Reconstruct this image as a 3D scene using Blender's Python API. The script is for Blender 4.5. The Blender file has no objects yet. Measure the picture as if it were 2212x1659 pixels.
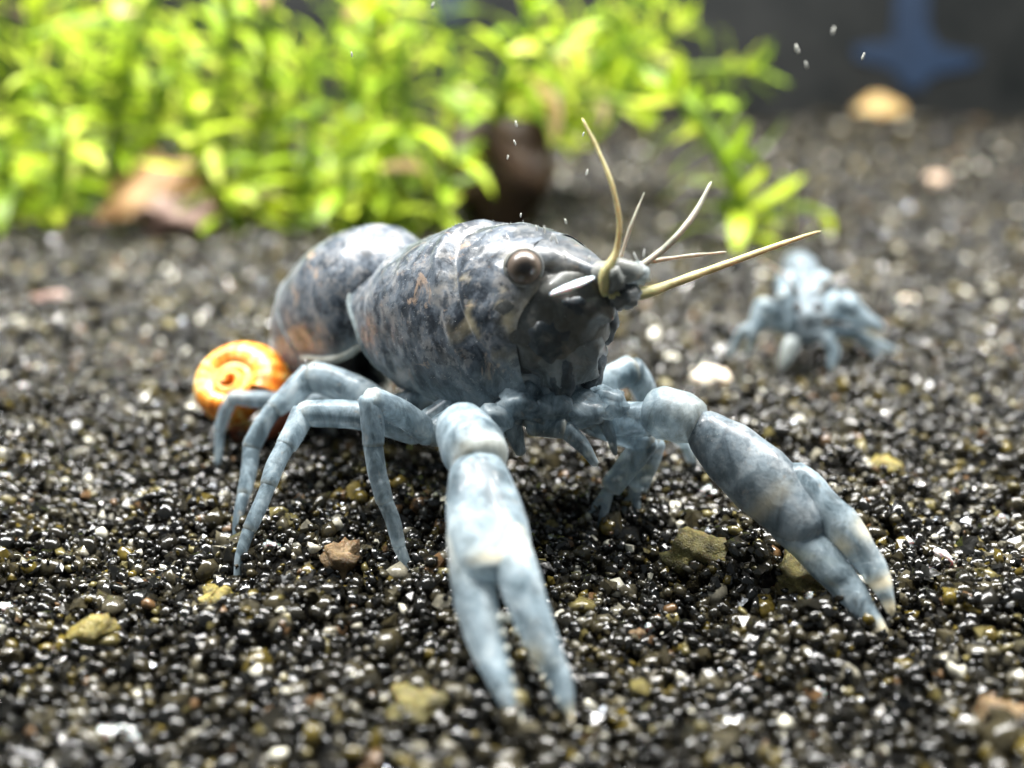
import bpy, bmesh, math, random
import numpy as np
from mathutils import Vector, Matrix, Quaternion, noise

random.seed(7)
rng = np.random.default_rng(7)
S = 0.01                                   # authored in centimetres, built in metres
sc = bpy.context.scene
col = sc.collection

# ------------------------------------------------------------------ camera
CAM_H, PITCH, LENS = 3.0, math.radians(21.6), 30.0
FPX = 2212 * LENS / 36.0
cam_d = bpy.data.cameras.new("camera")
cam = bpy.data.objects.new("camera", cam_d)
col.objects.link(cam)
cam.location = (0, 0, CAM_H * S)
cam.rotation_euler = (math.radians(90) - PITCH, 0, 0)
cam_d.lens, cam_d.sensor_width = LENS, 36.0
cam_d.clip_start, cam_d.clip_end = 0.002, 20.0
cam_d.dof.use_dof = True
cam_d.dof.focus_distance = 5.2 * S
cam_d.dof.aperture_fstop = 16.5
cam_d.dof.aperture_blades = 0
sc.camera = cam

# ------------------------------------------------------------------ world + lamps (LED bar over the tank)
w = bpy.data.worlds.new("World"); sc.world = w; w.use_nodes = True
bg = w.node_tree.nodes["Background"]
bg.inputs[0].default_value = (0.80, 0.92, 1.0, 1); bg.inputs[1].default_value = 0.16

def area(name, loc, size, energy, colour, rot=(0, 0, 0)):
    l = bpy.data.lights.new(name, 'AREA'); l.shape = 'RECTANGLE'
    l.size, l.size_y = size[0] * S, size[1] * S
    l.energy, l.color = energy, colour
    o = bpy.data.objects.new(name, l); col.objects.link(o)
    o.location = [c * S for c in loc]; o.rotation_euler = rot
    return o
area("led_bar", (0, 11, 24), (46, 6), 2.1, (1.0, 0.98, 0.94), (0, 0, 0))
for i in range(9):
    l = bpy.data.lights.new("led", 'POINT'); l.energy = 0.48; l.shadow_soft_size = 0.6 * S
    l.color = (1.0, 0.97, 0.92) if i % 3 else (0.82, 0.9, 1.0)
    o = bpy.data.objects.new("led", l); col.objects.link(o)
    o.location = ((-18 + 4.5 * i) * S, (10 + 5.0 * (i % 2)) * S, 20 * S)

vs = sc.view_settings
vs.view_transform = 'Standard'; vs.look = 'None'; vs.exposure = 0.68; vs.gamma = 1
vs.use_curve_mapping = False
sc.cycles.use_denoising = True
sc.cycles.max_bounces = 7
sc.cycles.use_adaptive_sampling = True
sc.cycles.adaptive_threshold = 0.03
sc.cycles.sample_clamp_indirect = 6

# ------------------------------------------------------------------ pixel -> point helpers (2212 x 1659 photo grid)
_f = Vector((0, math.cos(PITCH), -math.sin(PITCH))); _u = Vector((0, math.sin(PITCH), math.cos(PITCH))); _r = Vector((1, 0, 0))
_c = Vector((0, 0, CAM_H))
def _ray(x, y): return _r * ((x - 1106) / FPX) + _u * ((829.5 - y) / FPX) + _f
def px(x, y, Y):
    d = _ray(x, y); return _c + d * (Y / d.y)
def gnd(x, y, z=0.0):
    d = _ray(x, y); return _c + d * ((z - CAM_H) / d.z)

# ------------------------------------------------------------------ materials
def mat(name):
    m = bpy.data.materials.new(name); m.use_nodes = True
    nt = m.node_tree; return m, nt, nt.nodes["Principled BSDF"]
def N(nt, typ, **kw):
    n = nt.nodes.new(typ)
    for k, v in kw.items():
        if k.startswith('_'): setattr(n, k[1:], v)
        else: n.inputs[k].default_value = v
    return n
def ramp(nt, src, stops, interp='LINEAR'):
    r = nt.nodes.new("ShaderNodeValToRGB"); r.color_ramp.interpolation = interp
    e = r.color_ramp.elements
    while len(e) < len(stops): e.new(0.5)
    for i, (p, c) in enumerate(stops):
        e[i].position = p; e[i].color = (*c, 1) if len(c) == 3 else c
    nt.links.new(src, r.inputs[0]); return r.outputs[0]
def mix(nt, fac, a, b, mode='MIX'):
    m = nt.nodes.new("ShaderNodeMix"); m.data_type = 'RGBA'; m.blend_type = mode
    for i, v in ((0, fac), (6, a), (7, b)):
        if hasattr(v, 'links') or isinstance(v, bpy.types.NodeSocket): nt.links.new(v, m.inputs[i])
        elif i == 0: m.inputs[0].default_value = v
        else: m.inputs[i].default_value = (*v, 1)
    return m.outputs[2]
def math_n(nt, op, a, b=0.0):
    m = nt.nodes.new("ShaderNodeMath"); m.operation = op; m.use_clamp = False
    for i, v in ((0, a), (1, b)):
        if isinstance(v, bpy.types.NodeSocket): nt.links.new(v, m.inputs[i])
        else: m.inputs[i].default_value = v
    return m.outputs[0]
def coords(nt, scale=(100, 100, 100), kind="Object", rot=(0, 0, 0)):
    t = nt.nodes.new("ShaderNodeTexCoord"); mp = nt.nodes.new("ShaderNodeMapping")
    mp.inputs["Scale"].default_value = scale; mp.inputs["Rotation"].default_value = rot
    nt.links.new(t.outputs[kind], mp.inputs[0]); return mp.outputs[0]
def nz(nt, co, scale, detail=4, rough=0.55, dist=0.0):
    n = N(nt, "ShaderNodeTexNoise", Scale=scale, Detail=detail, Roughness=rough, Distortion=dist)
    nt.links.new(co, n.inputs["Vector"]); return n.outputs["Fac"]
def bump(nt, b, h, strength, dist):
    n = N(nt, "ShaderNodeBump", Strength=strength, Distance=dist); nt.links.new(h, n.inputs["Height"])
    nt.links.new(n.outputs[0], b.inputs["Normal"])

def shell_material():
    m, nt, b = mat("mottled_shell")
    co = coords(nt)
    at = N(nt, "ShaderNodeAttribute", _attribute_name="mark")
    sep = N(nt, "ShaderNodeSeparateColor"); nt.links.new(at.outputs["Color"], sep.inputs[0])
    pale, cream, dark = sep.outputs[0], sep.outputs[1], sep.outputs[2]
    n1 = nz(nt, co, 4.4, 6, 0.62, 0.4)
    base = ramp(nt, n1, [(0.42, (0.013, 0.019, 0.027)), (0.48, (0.062, 0.078, 0.099)), (0.54, (0.110, 0.128, 0.150)), (0.64, (0.21, 0.205, 0.20))])
    co2 = coords(nt, (100, 100, 85), rot=(0.3, 0.2, 0.7))
    n2 = nz(nt, co2, 15.0, 3, 0.6, 0.2)
    spk = ramp(nt, n2, [(0.53, (0, 0, 0)), (0.62, (1, 1, 1))])
    base = mix(nt, math_n(nt, 'MULTIPLY', spk, 0.5), base, (0.27, 0.26, 0.25))
    n2b = nz(nt, co2, 12.0, 4, 0.65, 0.3)
    dk = ramp(nt, n2b, [(0.38, (1, 1, 1)), (0.48, (0, 0, 0))])
    base = mix(nt, math_n(nt, 'MULTIPLY', dk, 0.85), base, (0.012, 0.018, 0.028))
    n3 = nz(nt, co, 3.4, 5, 0.7, 1.2)
    tan = ramp(nt, n3, [(0.60, (0, 0, 0)), (0.66, (1, 1, 1))])
    base = mix(nt, math_n(nt, 'MULTIPLY', tan, 0.65), base, (0.40, 0.28, 0.19))
    # limbs: pale glassy blue, blotched
    n4 = nz(nt, coords(nt, (110, 110, 45), rot=(0.2, -0.25, 0.4)), 5.0, 6, 0.66, 0.6)
    limb = ramp(nt, n4, [(0.38, (0.080, 0.115, 0.135)), (0.46, (0.22, 0.290, 0.330)), (0.54, (0.37, 0.460, 0.510)), (0.63, (0.60, 0.69, 0.73))])
    n5 = nz(nt, co, 9.0, 5, 0.7, 0.4)
    lt = ramp(nt, n5, [(0.60, (0, 0, 0)), (0.72, (1, 1, 1))])
    limb = mix(nt, math_n(nt, 'MULTIPLY', lt, 0.5), limb, (0.55, 0.46, 0.36))
    limb = mix(nt, math_n(nt, 'MULTIPLY', dk, 0.40), limb, (0.075, 0.10, 0.115))
    c = mix(nt, pale, base, limb)
    n6 = nz(nt, co, 6.0, 4, 0.6, 0.5)
    darkc = ramp(nt, n6, [(0.42, (0.004, 0.007, 0.009)), (0.54, (0.018, 0.027, 0.031)), (0.67, (0.11, 0.105, 0.092))])
    c = mix(nt, dark, c, darkc)
    c = mix(nt, cream, c, (0.78, 0.66, 0.42))
    nt.links.new(c, b.inputs["Base Color"])
    b.inputs["Roughness"].default_value = 0.40
    b.inputs["Specular IOR Level"].default_value = 0.28
    b.inputs["Subsurface Weight"].default_value = 0.08
    b.inputs["Coat Weight"].default_value = 0.22; b.inputs["Coat Roughness"].default_value = 0.14
    b.inputs["Subsurface Radius"].default_value = (0.9, 1.0, 1.1)
    b.inputs["Subsurface Scale"].default_value = 0.0006
    b.inputs["Sheen Weight"].default_value = 0.16
    b.inputs["Sheen Roughness"].default_value = 0.5
    b.inputs["Sheen Tint"].default_value = (0.8, 0.9, 1, 1)
    tr = nt.nodes.new("ShaderNodeBsdfTransparent"); tr.inputs[0].default_value = (0.90, 0.96, 1.0, 1)
    tl = nt.nodes.new("ShaderNodeBsdfTranslucent"); nt.links.new(c, tl.inputs[0])
    glass = math_n(nt, 'MULTIPLY', pale, math_n(nt, 'SUBTRACT', 1.0, math_n(nt, 'MAXIMUM', dark, cream)))
    m1 = nt.nodes.new("ShaderNodeMixShader"); nt.links.new(math_n(nt, 'MULTIPLY', glass, 0.22), m1.inputs[0])
    m2 = nt.nodes.new("ShaderNodeMixShader"); nt.links.new(math_n(nt, 'MULTIPLY', glass, math_n(nt, 'MULTIPLY', n4, 0.62)), m2.inputs[0])
    nt.links.new(b.outputs[0], m1.inputs[1]); nt.links.new(tl.outputs[0], m1.inputs[2])
    nt.links.new(m1.outputs[0], m2.inputs[1]); nt.links.new(tr.outputs[0], m2.inputs[2])
    nt.links.new(m2.outputs[0], nt.nodes["Material Output"].inputs[0])
    hgt = math_n(nt, 'ADD', nz(nt, co, 26, 4, 0.6), math_n(nt, 'MULTIPLY', n2, 0.6))
    bump(nt, b, hgt, 0.16, 0.0003)
    return m
M_SHELL = shell_material()

def simple(name, c0, c1, scale=6, rough=0.5, sss=0.0, spec=0.4, trans=0.0, bmp=0.2, sheen=0.0):
    m, nt, b = mat(name)
    co = coords(nt)
    n = nz(nt, co, scale, 5, 0.65, 0.5)
    c = ramp(nt, n, [(0.35, c0), (0.65, c1)])
    nt.links.new(c, b.inputs["Base Color"])
    b.inputs["Roughness"].default_value = rough
    b.inputs["Specular IOR Level"].default_value = spec
    b.inputs["Transmission Weight"].default_value = trans
    if sss:
        b.inputs["Subsurface Weight"].default_value = sss
        b.inputs["Subsurface Scale"].default_value = 0.001
    b.inputs["Sheen Weight"].default_value = sheen
    if bmp: bump(nt, b, nz(nt, co, scale * 5, 4), bmp, 0.0003)
    return m
M_ANT = simple("antenna_yellow", (0.27, 0.25, 0.10), (0.50, 0.46, 0.22), 5, 0.5, 0.2)
M_ANTP = simple("antenna_pale", (0.20, 0.21, 0.16), (0.42, 0.42, 0.33), 5, 0.5, 0.2)
M_WHITE = simple("white_blade", (0.70, 0.78, 0.85), (0.92, 0.95, 0.98), 3, 0.35, 0.2)
M_HAIR = simple("fine_hair", (0.30, 0.33, 0.33), (0.55, 0.57, 0.54), 8, 0.5, bmp=0)
M_BRIST = simple("bristle_white", (0.6, 0.6, 0.58), (0.85, 0.85, 0.82), 8, 0.5)

def eye_material():
    m, nt, b = mat("eye_surface")
    t = nt.nodes.new("ShaderNodeTexCoord")
    g = N(nt, "ShaderNodeTexGradient", _gradient_type='SPHERICAL')
    mp = N(nt, "ShaderNodeMapping"); mp.inputs["Location"].default_value = (0, 0, -1.0 * 1.15); mp.inputs["Scale"].default_value = (1.15, 1.15, 1.15)
    nt.links.new(t.outputs["Object"], mp.inputs[0]); nt.links.new(mp.outputs[0], g.inputs[0])
    c = ramp(nt, g.outputs["Fac"], [(0.0, (0.13, 0.10, 0.078)), (0.2, (0.080, 0.060, 0.045)), (0.45, (0.040, 0.029, 0.021)), (0.66, (0.003, 0.002, 0.002))])
    n = nz(nt, t.outputs["Object"], 9, 3)
    c = mix(nt, 0.15, c, ramp(nt, n, [(0.3, (0.02, 0.015, 0.01)), (0.7, (0.12, 0.10, 0.08))]))
    nt.links.new(c, b.inputs["Base Color"])
    b.inputs["Roughness"].default_value = 0.3
    b.inputs["Coat Weight"].default_value = 0.1; b.inputs["Coat Roughness"].default_value = 0.06
    return m
M_EYE = eye_material()

def gravel_material():
    m, nt, b = mat("crushed_gravel")
    at = N(nt, "ShaderNodeAttribute", _attribute_name="grain")
    co = coords(nt)
    n = nz(nt, co, 30, 3, 0.6)
    f = ramp(nt, n, [(0.3, (0.55, 0.55, 0.55)), (0.7, (1.3, 1.3, 1.3))])
    c = mix(nt, 1.0, at.outputs["Color"], f, 'MULTIPLY')
    nt.links.new(c, b.inputs["Base Color"])
    r = ramp(nt, nz(nt, co, 14, 2), [(0.35, (0.07,) * 3), (0.65, (0.24,) * 3)])
    nt.links.new(r, b.inputs["Roughness"])
    b.inputs["Specular IOR Level"].default_value = 0.55
    bump(nt, b, nz(nt, co, 18, 2, 0.5), 0.12, 0.0002)
    return m
M_GRAVEL = gravel_material()

def bed_material():
    m, nt, b = mat("gravel_bed")
    co = coords(nt)
    v = N(nt, "ShaderNodeTexVoronoi", Scale=9.0); nt.links.new(co, v.inputs["Vector"])
    c = ramp(nt, nz(nt, co, 7, 5, 0.7), [(0.35, (0.006, 0.006, 0.005)), (0.55, (0.022, 0.020, 0.015)), (0.72, (0.07, 0.062, 0.048))])
    nt.links.new(c, b.inputs["Base Color"]); b.inputs["Roughness"].default_value = 0.7
    bump(nt, b, v.outputs["Distance"], 0.9, 0.0009)
    return m
M_BED = bed_material()

def leaf_material(name, stops, dead=False):
    m, nt, b = mat(name)
    oi = nt.nodes.new("ShaderNodeObjectInfo")
    c = ramp(nt, oi.outputs["Random"], stops)
    co = coords(nt)
    c = mix(nt, 0.35, c, ramp(nt, nz(nt, co, 5, 4), [(0.3, (0.55,) * 3), (0.7, (1.25,) * 3)]), 'MULTIPLY')
    nt.links.new(c, b.inputs["Base Color"])
    b.inputs["Roughness"].default_value = 0.45
    tr = nt.nodes.new("ShaderNodeBsdfTranslucent"); nt.links.new(c, tr.inputs[0])
    mx = nt.nodes.new("ShaderNodeMixShader"); mx.inputs[0].default_value = 0.42
    nt.links.new(b.outputs[0], mx.inputs[1]); nt.links.new(tr.outputs[0], mx.inputs[2])
    nt.links.new(mx.outputs[0], nt.nodes["Material Output"].inputs[0])
    return m
M_LEAF = leaf_material("lime_leaf", [(0.0, (0.11, 0.20, 0.008)), (0.3, (0.28, 0.42, 0.016)), (0.75, (0.52, 0.64, 0.035)), (1.0, (0.70, 0.74, 0.12))])
M_STEM = leaf_material("green_stem", [(0.0, (0.16, 0.28, 0.02)), (1.0, (0.30, 0.42, 0.05))])
M_PALELEAF = leaf_material("pale_leaf", [(0.0, (0.70, 0.42, 0.26)), (0.5, (0.72, 0.55, 0.30)), (1.0, (0.66, 0.62, 0.36))])

# ------------------------------------------------------------------ object helpers
def tag(o, label=None, cat=None, group=None, kind=None):
    if label: o["label"] = label
    if cat: o["category"] = cat
    if group: o["group"] = group
    if kind: o["kind"] = kind
    return o
def empty(name, loc_cm):
    o = bpy.data.objects.new(name, None); o.empty_display_size = 0.002
    o.location = Vector(loc_cm) * S; col.objects.link(o); return o
class MB:
    def __init__(s): s.v, s.f, s.m = [], [], []
    def add(s, verts, faces, mark=(0, 0, 0)):
        k = len(s.v); s.v += [Vector(p) for p in verts]
        s.f += [tuple(i + k for i in fc) for fc in faces]
        s.m += ([mark] * len(verts)) if not isinstance(mark, list) else mark
    def build(s, name, material, parent=None, smooth=True, origin=None, attr="mark"):
        """origin: cm point the object sits at; parent: an Empty without rotation"""
        o0 = Vector(origin) if origin is not None else (Vector(parent.location) / S if parent else Vector((0, 0, 0)))
        me = bpy.data.meshes.new(name)
        me.from_pydata([((p - o0) * S)[:] for p in s.v], [], s.f)
        bm = bmesh.new(); bm.from_mesh(me); bmesh.ops.recalc_face_normals(bm, faces=bm.faces); bm.to_mesh(me); bm.free()
        if smooth: me.shade_smooth()
        if any(m != (0, 0, 0) for m in s.m):
            a = me.attributes.new(attr, 'FLOAT_COLOR', 'POINT')
            a.data.foreach_set("color", [c for m in s.m for c in (*m, 1.0)])
        me.materials.append(material)
        o = bpy.data.objects.new(name, me); col.objects.link(o)
        if parent:
            o.parent = parent; o.location = (o0 * S) - Vector(parent.location)
        else: o.location = o0 * S
        return o

def catmull(pts, n):
    pts = [Vector(p) for p in pts]
    if len(pts) == 2: return [pts[0].lerp(pts[1], i / (n - 1)) for i in range(n)]
    P = [2 * pts[0] - pts[1]] + pts + [2 * pts[-1] - pts[-2]]
    out = []
    for i in range(n):
        t = i / (n - 1) * (len(pts) - 1); k = min(int(t), len(pts) - 2); t -= k
        a, b, c, d = P[k:k + 4]
        out.append(0.5 * (2 * b + (c - a) * t + (2 * a - 5 * b + 4 * c - d) * t * t + (3 * b - a - 3 * c + d) * t ** 3))
    return out
def interp(vals, t):
    if not isinstance(vals, (list, tuple)): return vals
    t *= len(vals) - 1; k = min(int(t), len(vals) - 2); return vals[k] + (vals[k + 1] - vals[k]) * (t - k)

def tube(mb, pts, radii, n=16, seg=14, up=(0, 0, 1), flat=1.0, mark=(0, 0, 0), jit=0.0, round0=0.12, round1=0.12, end0=0.35, end1=0.35):
    """swept tube with rounded ends; flat squeezes it along the frame's second axis"""
    path = catmull(pts, n); up = Vector(up)
    verts, marks, faces = [], [], []
    prev = None
    for i, p in enumerate(path):
        t = i / (n - 1)
        d = (path[min(i + 1, n - 1)] - path[max(i - 1, 0)]).normalized()
        a = d.cross(up)
        if a.length < 1e-4: a = d.cross(Vector((1, 0, 0)))
        a.normalize()
        if prev is not None and a.dot(prev) < 0: a = -a
        prev = a; b = a.cross(d).normalized()
        r = interp(radii, t)
        if t < round0: q = 1 - t / round0; r *= end0 + (1 - end0) * math.sqrt(max(0, 1 - q * q))
        if t > 1 - round1: q = 1 - (1 - t) / round1; r *= end1 + (1 - end1) * math.sqrt(max(0, 1 - q * q))
        for j in range(seg):
            an = 2 * math.pi * j / seg
            rr = r
            q = p + a * (rr * math.cos(an)) + b * (rr * flat * math.sin(an))
            if jit: q = q + (q - p).normalized() * (jit * noise.noise(q * 9.0))
            verts.append(q)
            marks.append(mark(t, an) if callable(mark) else mark)
    for i in range(n - 1):
        for j in range(seg):
            k = (j + 1) % seg
            faces.append((i * seg + j, i * seg + k, (i + 1) * seg + k, (i + 1) * seg + j))
    verts += [path[0], path[-1]]; L = len(verts)
    marks += [marks[0], marks[-1]]
    for j in range(seg):
        k = (j + 1) % seg
        faces.append((L - 2, k, j)); faces.append((L - 1, (n - 1) * seg + j, (n - 1) * seg + k))
    mb.add(verts, faces, marks)

def blob(mb, c, r, axes=None, mark=(0, 0, 0), lump=0.0, freq=2.0, seg=18, rings=12, seed=0.0):
    """lumpy ellipsoid; r = three radii along axes"""
    c = Vector(c); A = axes or [Vector((1, 0, 0)), Vector((0, 1, 0)), Vector((0, 0, 1))]
    verts, faces = [], []
    for i in range(rings + 1):
        th = math.pi * i / rings
        for j in range(seg):
            ph = 2 * math.pi * j / seg
            d = Vector((math.sin(th) * math.cos(ph), math.sin(th) * math.sin(ph), math.cos(th)))
            k = 1 + lump * noise.noise(d * freq + Vector((seed, seed * 1.7, 0))) + lump * 0.45 * noise.noise(d * freq * 2.7 + Vector((0, seed, 3))) + lump * 0.28 * noise.noise(d * freq * 6.0 + Vector((seed, 0, 1)))
            verts.append(c + A[0] * (d.x * r[0] * k) + A[1] * (d.y * r[1] * k) + A[2] * (d.z * r[2] * k))
    for i in range(rings):
        for j in range(seg):
            k = (j + 1) % seg
            faces.append((i * seg + j, (i + 1) * seg + j, (i + 1) * seg + k, i * seg + k))
    mb.add(verts, faces, mark)

# ------------------------------------------------------------------ setting: gravel bed, back panel
def gh(x, y):
    h = 0.05 * math.sin(1.9 * x + 0.7 * y) + 0.05 * math.sin(1.3 * y - 0.8 * x + 1.1)
    far = max(0.0, min(1.0, (y - 7) / 8))
    return h * 0.8 + far * 0.35 * noise.noise(Vector((x * 0.22, y * 0.22, 3.1))) - 0.03
WALL_Y = 39.0
def build_bed():
    xs = np.concatenate([np.linspace(-70, -14, 20), np.linspace(-13.4, 13.4, 90), np.linspace(14, 70, 20)])
    ys = np.concatenate([np.linspace(-6, 1, 10), np.linspace(1.2, 14, 70), np.linspace(14.5, WALL_Y + 1, 50)])
    mb = MB()
    verts = [Vector((x, y, gh(x, y) - 0.05)) for y in ys for x in xs]
    nx = len(xs)
    faces = [(j * nx + i, j * nx + i + 1, (j + 1) * nx + i + 1, (j + 1) * nx + i) for j in range(len(ys) - 1) for i in range(nx - 1)]
    mb.add(verts, faces)
    tag(mb.build("ground", M_BED), "dark bed under the aquarium gravel", kind="structure")
build_bed()

def box(mb, lo, hi, mark=(0, 0, 0)):
    (a, b, c), (d, e, f) = lo, hi
    v = [(a, b, c), (d, b, c), (d, e, c), (a, e, c), (a, b, f), (d, b, f), (d, e, f), (a, e, f)]
    mb.add(v, [(0, 3, 2, 1), (4, 5, 6, 7), (0, 1, 5, 4), (1, 2, 6, 5), (2, 3, 7, 6), (3, 0, 4, 7)], mark)
M_BACK = simple("dark_back_glass", (0.010, 0.0115, 0.0115), (0.024, 0.025, 0.024), 0.35, 0.35, bmp=0.0, spec=0.3)
mb = MB(); box(mb, (-70, WALL_Y, -2), (70, WALL_Y + 0.6, 26))
tag(mb.build("back_wall", M_BACK, smooth=False), "dark grey rear glass of the aquarium", kind="structure")
M_BLUE = simple("blue_reflection", (0.010, 0.020, 0.040), (0.015, 0.032, 0.068), 0.5, 0.5, bmp=0.0)
def reflection_piece(pix, label):  # blue reflection in the rear glass, built as thin coloured pieces
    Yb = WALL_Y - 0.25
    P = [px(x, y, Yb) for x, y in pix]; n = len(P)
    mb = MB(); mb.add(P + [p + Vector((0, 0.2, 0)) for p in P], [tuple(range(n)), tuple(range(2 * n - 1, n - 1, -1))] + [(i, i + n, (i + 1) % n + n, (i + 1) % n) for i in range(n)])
    tag(mb.build("blue_reflection", M_BLUE, smooth=False), label, "reflection_piece")
reflection_piece([(1945, -120), (2010, -120), (2005, 60), (2030, 100), (2120, 120), (2100, 145), (2020, 160), (1985, 195), (1955, 190), (1930, 150), (1850, 125), (1845, 100), (1930, 85)],
     "blue cross-shaped reflection built as a flat patch on the dark rear glass")
reflection_piece([(850, -80), (930, -110), (1010, -60), (1000, 40), (960, 45), (900, 25), (850, 10)], "blue reflection built as a patch on the rear glass showing above the plants")

def build_gravel():
    # jittered icosahedron variants
    t = (1 + 5 ** 0.5) / 2
    ico = np.array([(-1, t, 0), (1, t, 0), (-1, -t, 0), (1, -t, 0), (0, -1, t), (0, 1, t), (0, -1, -t), (0, 1, -t), (t, 0, -1), (t, 0, 1), (-t, 0, -1), (-t, 0, 1)]) / math.sqrt(1 + t * t)
    fac = np.array([(0, 11, 5), (0, 5, 1), (0, 1, 7), (0, 7, 10), (0, 10, 11), (1, 5, 9), (5, 11, 4), (11, 10, 2), (10, 7, 6), (7, 1, 8), (3, 9, 4), (3, 4, 2), (3, 2, 6), (3, 6, 8), (3, 8, 9), (4, 9, 5), (2, 4, 11), (6, 2, 10), (8, 6, 7), (9, 8, 1)])
    P, R = [], []
    y = 1.4
    while y < WALL_Y - 0.3:
        sp = 0.084 if y < 9 else 0.084 + (y - 9) * 0.0052
        half = 0.72 * (y + 1.2) + 1.0
        n = int(2 * half / sp)
        for layer in range(4 if y < 8.5 else 2 if y < 12 else 1):
            xx = np.linspace(-half, half, n) + rng.uniform(-sp, sp, n)
            yy = y + rng.uniform(-sp, sp, n)
            s = sp * rng.lognormal(-0.56 if layer < 2 else -1.35, 0.40, n)
            s = np.minimum(s, 0.92 * sp)
            zz = np.array([gh(a, b) for a, b in zip(xx, yy)]) + (rng.uniform(-0.02, 0.03, n) if layer == 0 else rng.uniform(0.0, 0.075, n) * (rng.random(n) < 0.6) if layer == 1 else rng.uniform(0.03, 0.10, n))
            # lumps of grain heaped together
            zz += 0.14 * np.maximum(0, np.sin(xx * 4.1 + 2 * np.sin(yy * 2.3)) * np.sin(yy * 3.9 + np.cos(xx * 2.1))) ** 0.8
            P.append(np.stack([xx, yy, zz], 1)); R.append(s)
        y += sp * 0.9
    P = np.concatenate(P); R = np.concatenate(R); G = len(P)
    q = rng.normal(size=(G, 4)); q /= np.linalg.norm(q, axis=1)[:, None]
    a, b, c, d = q.T
    rot = np.stack([1 - 2 * (c * c + d * d), 2 * (b * c - a * d), 2 * (b * d + a * c), 2 * (b * c + a * d), 1 - 2 * (b * b + d * d), 2 * (c * d - a * b), 2 * (b * d - a * c), 2 * (c * d + a * b), 1 - 2 * (b * b + c * c)], 1).reshape(G, 3, 3)
    base = ico[None] * rng.uniform(0.60, 1.32, (G, 12, 1)) * rng.uniform(0.5, 1.3, (G, 1, 3))
    V = np.einsum('gij,gvj->gvi', rot, base) * R[:, None, None] + P[:, None, :]
    F = fac[None] + (np.arange(G) * 12)[:, None, None]
    pal = np.array([(0.006, 0.006, 0.0055), (0.013, 0.012, 0.009), (0.032, 0.028, 0.017), (0.060, 0.055, 0.040), (0.17, 0.165, 0.145), (0.58, 0.58, 0.55), (0.085, 0.066, 0.014), (0.12, 0.105, 0.045), (0.11, 0.066, 0.035)])
    pr = np.array([0.40, 0.27, 0.16, 0.07, 0.024, 0.014, 0.045, 0.030, 0.015]); pr /= pr.sum()
    C = pal[rng.choice(len(pal), G, p=pr)] * rng.uniform(0.75, 1.3, (G, 1)) * np.array([[0.92, 0.88, 0.76]])
    me = bpy.data.meshes.new("gravel")
    me.vertices.add(G * 12); me.vertices.foreach_set("co", (V * S).astype(np.float32).ravel())
    me.loops.add(G * 60); me.loops.foreach_set("vertex_index", F.astype(np.int32).ravel())
    me.polygons.add(G * 20); me.polygons.foreach_set("loop_start", np.arange(0, G * 60, 3, dtype=np.int32))
    at = me.attributes.new("grain", 'FLOAT_COLOR', 'POINT')
    cc = np.ones((G * 12, 4), np.float32); cc[:, :3] = np.repeat(C, 12, 0)
    at.data.foreach_set("color", cc.ravel())
    me.update(calc_edges=True); me.validate()
    me.shade_smooth()
    sh = me.attributes.get('sharp_face') or me.attributes.new('sharp_face', 'BOOLEAN', 'FACE')
    sh.data.foreach_set('value', np.repeat(rng.random(G) < 0.26, 20))
    me.materials.append(M_GRAVEL)
    o = bpy.data.objects.new("gravel", me); col.objects.link(o)
    tag(o, "loose black and grey crushed aquarium gravel with glinting grains", "gravel", kind="stuff")
build_gravel()

# ------------------------------------------------------------------ crayfish
HEAD, TILT, BS = 0.794, 0.21, 1.055
BC = Vector((-0.148, 5.338, 1.427))
ex0 = Vector((math.cos(HEAD), -math.sin(HEAD), 0)); EY = Vector((math.sin(HEAD), math.cos(HEAD), 0)); ez0 = Vector((0, 0, 1))
EX = ex0 * math.cos(TILT) + ez0 * math.sin(TILT); EZ = ez0 * math.cos(TILT) - ex0 * math.sin(TILT)
def L(x, y, z): return BC + (EX * x + EY * y + EZ * z) * BS
PALE, CREAM, DARK = (1, 0, 0), (1, 0.85, 0), (0, 0, 1)

def fcurve(pts, x):
    """piecewise smooth curve through (x, value) pairs"""
    if x <= pts[0][0]: return pts[0][1]
    for (x0, v0), (x1, v1) in zip(pts, pts[1:]):
        if x <= x1:
            t = (x - x0) / (x1 - x0); t = t * t * (3 - 2 * t) * 0.6 + t * 0.4
            return v0 + (v1 - v0) * t
    return pts[-1][1]

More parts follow.
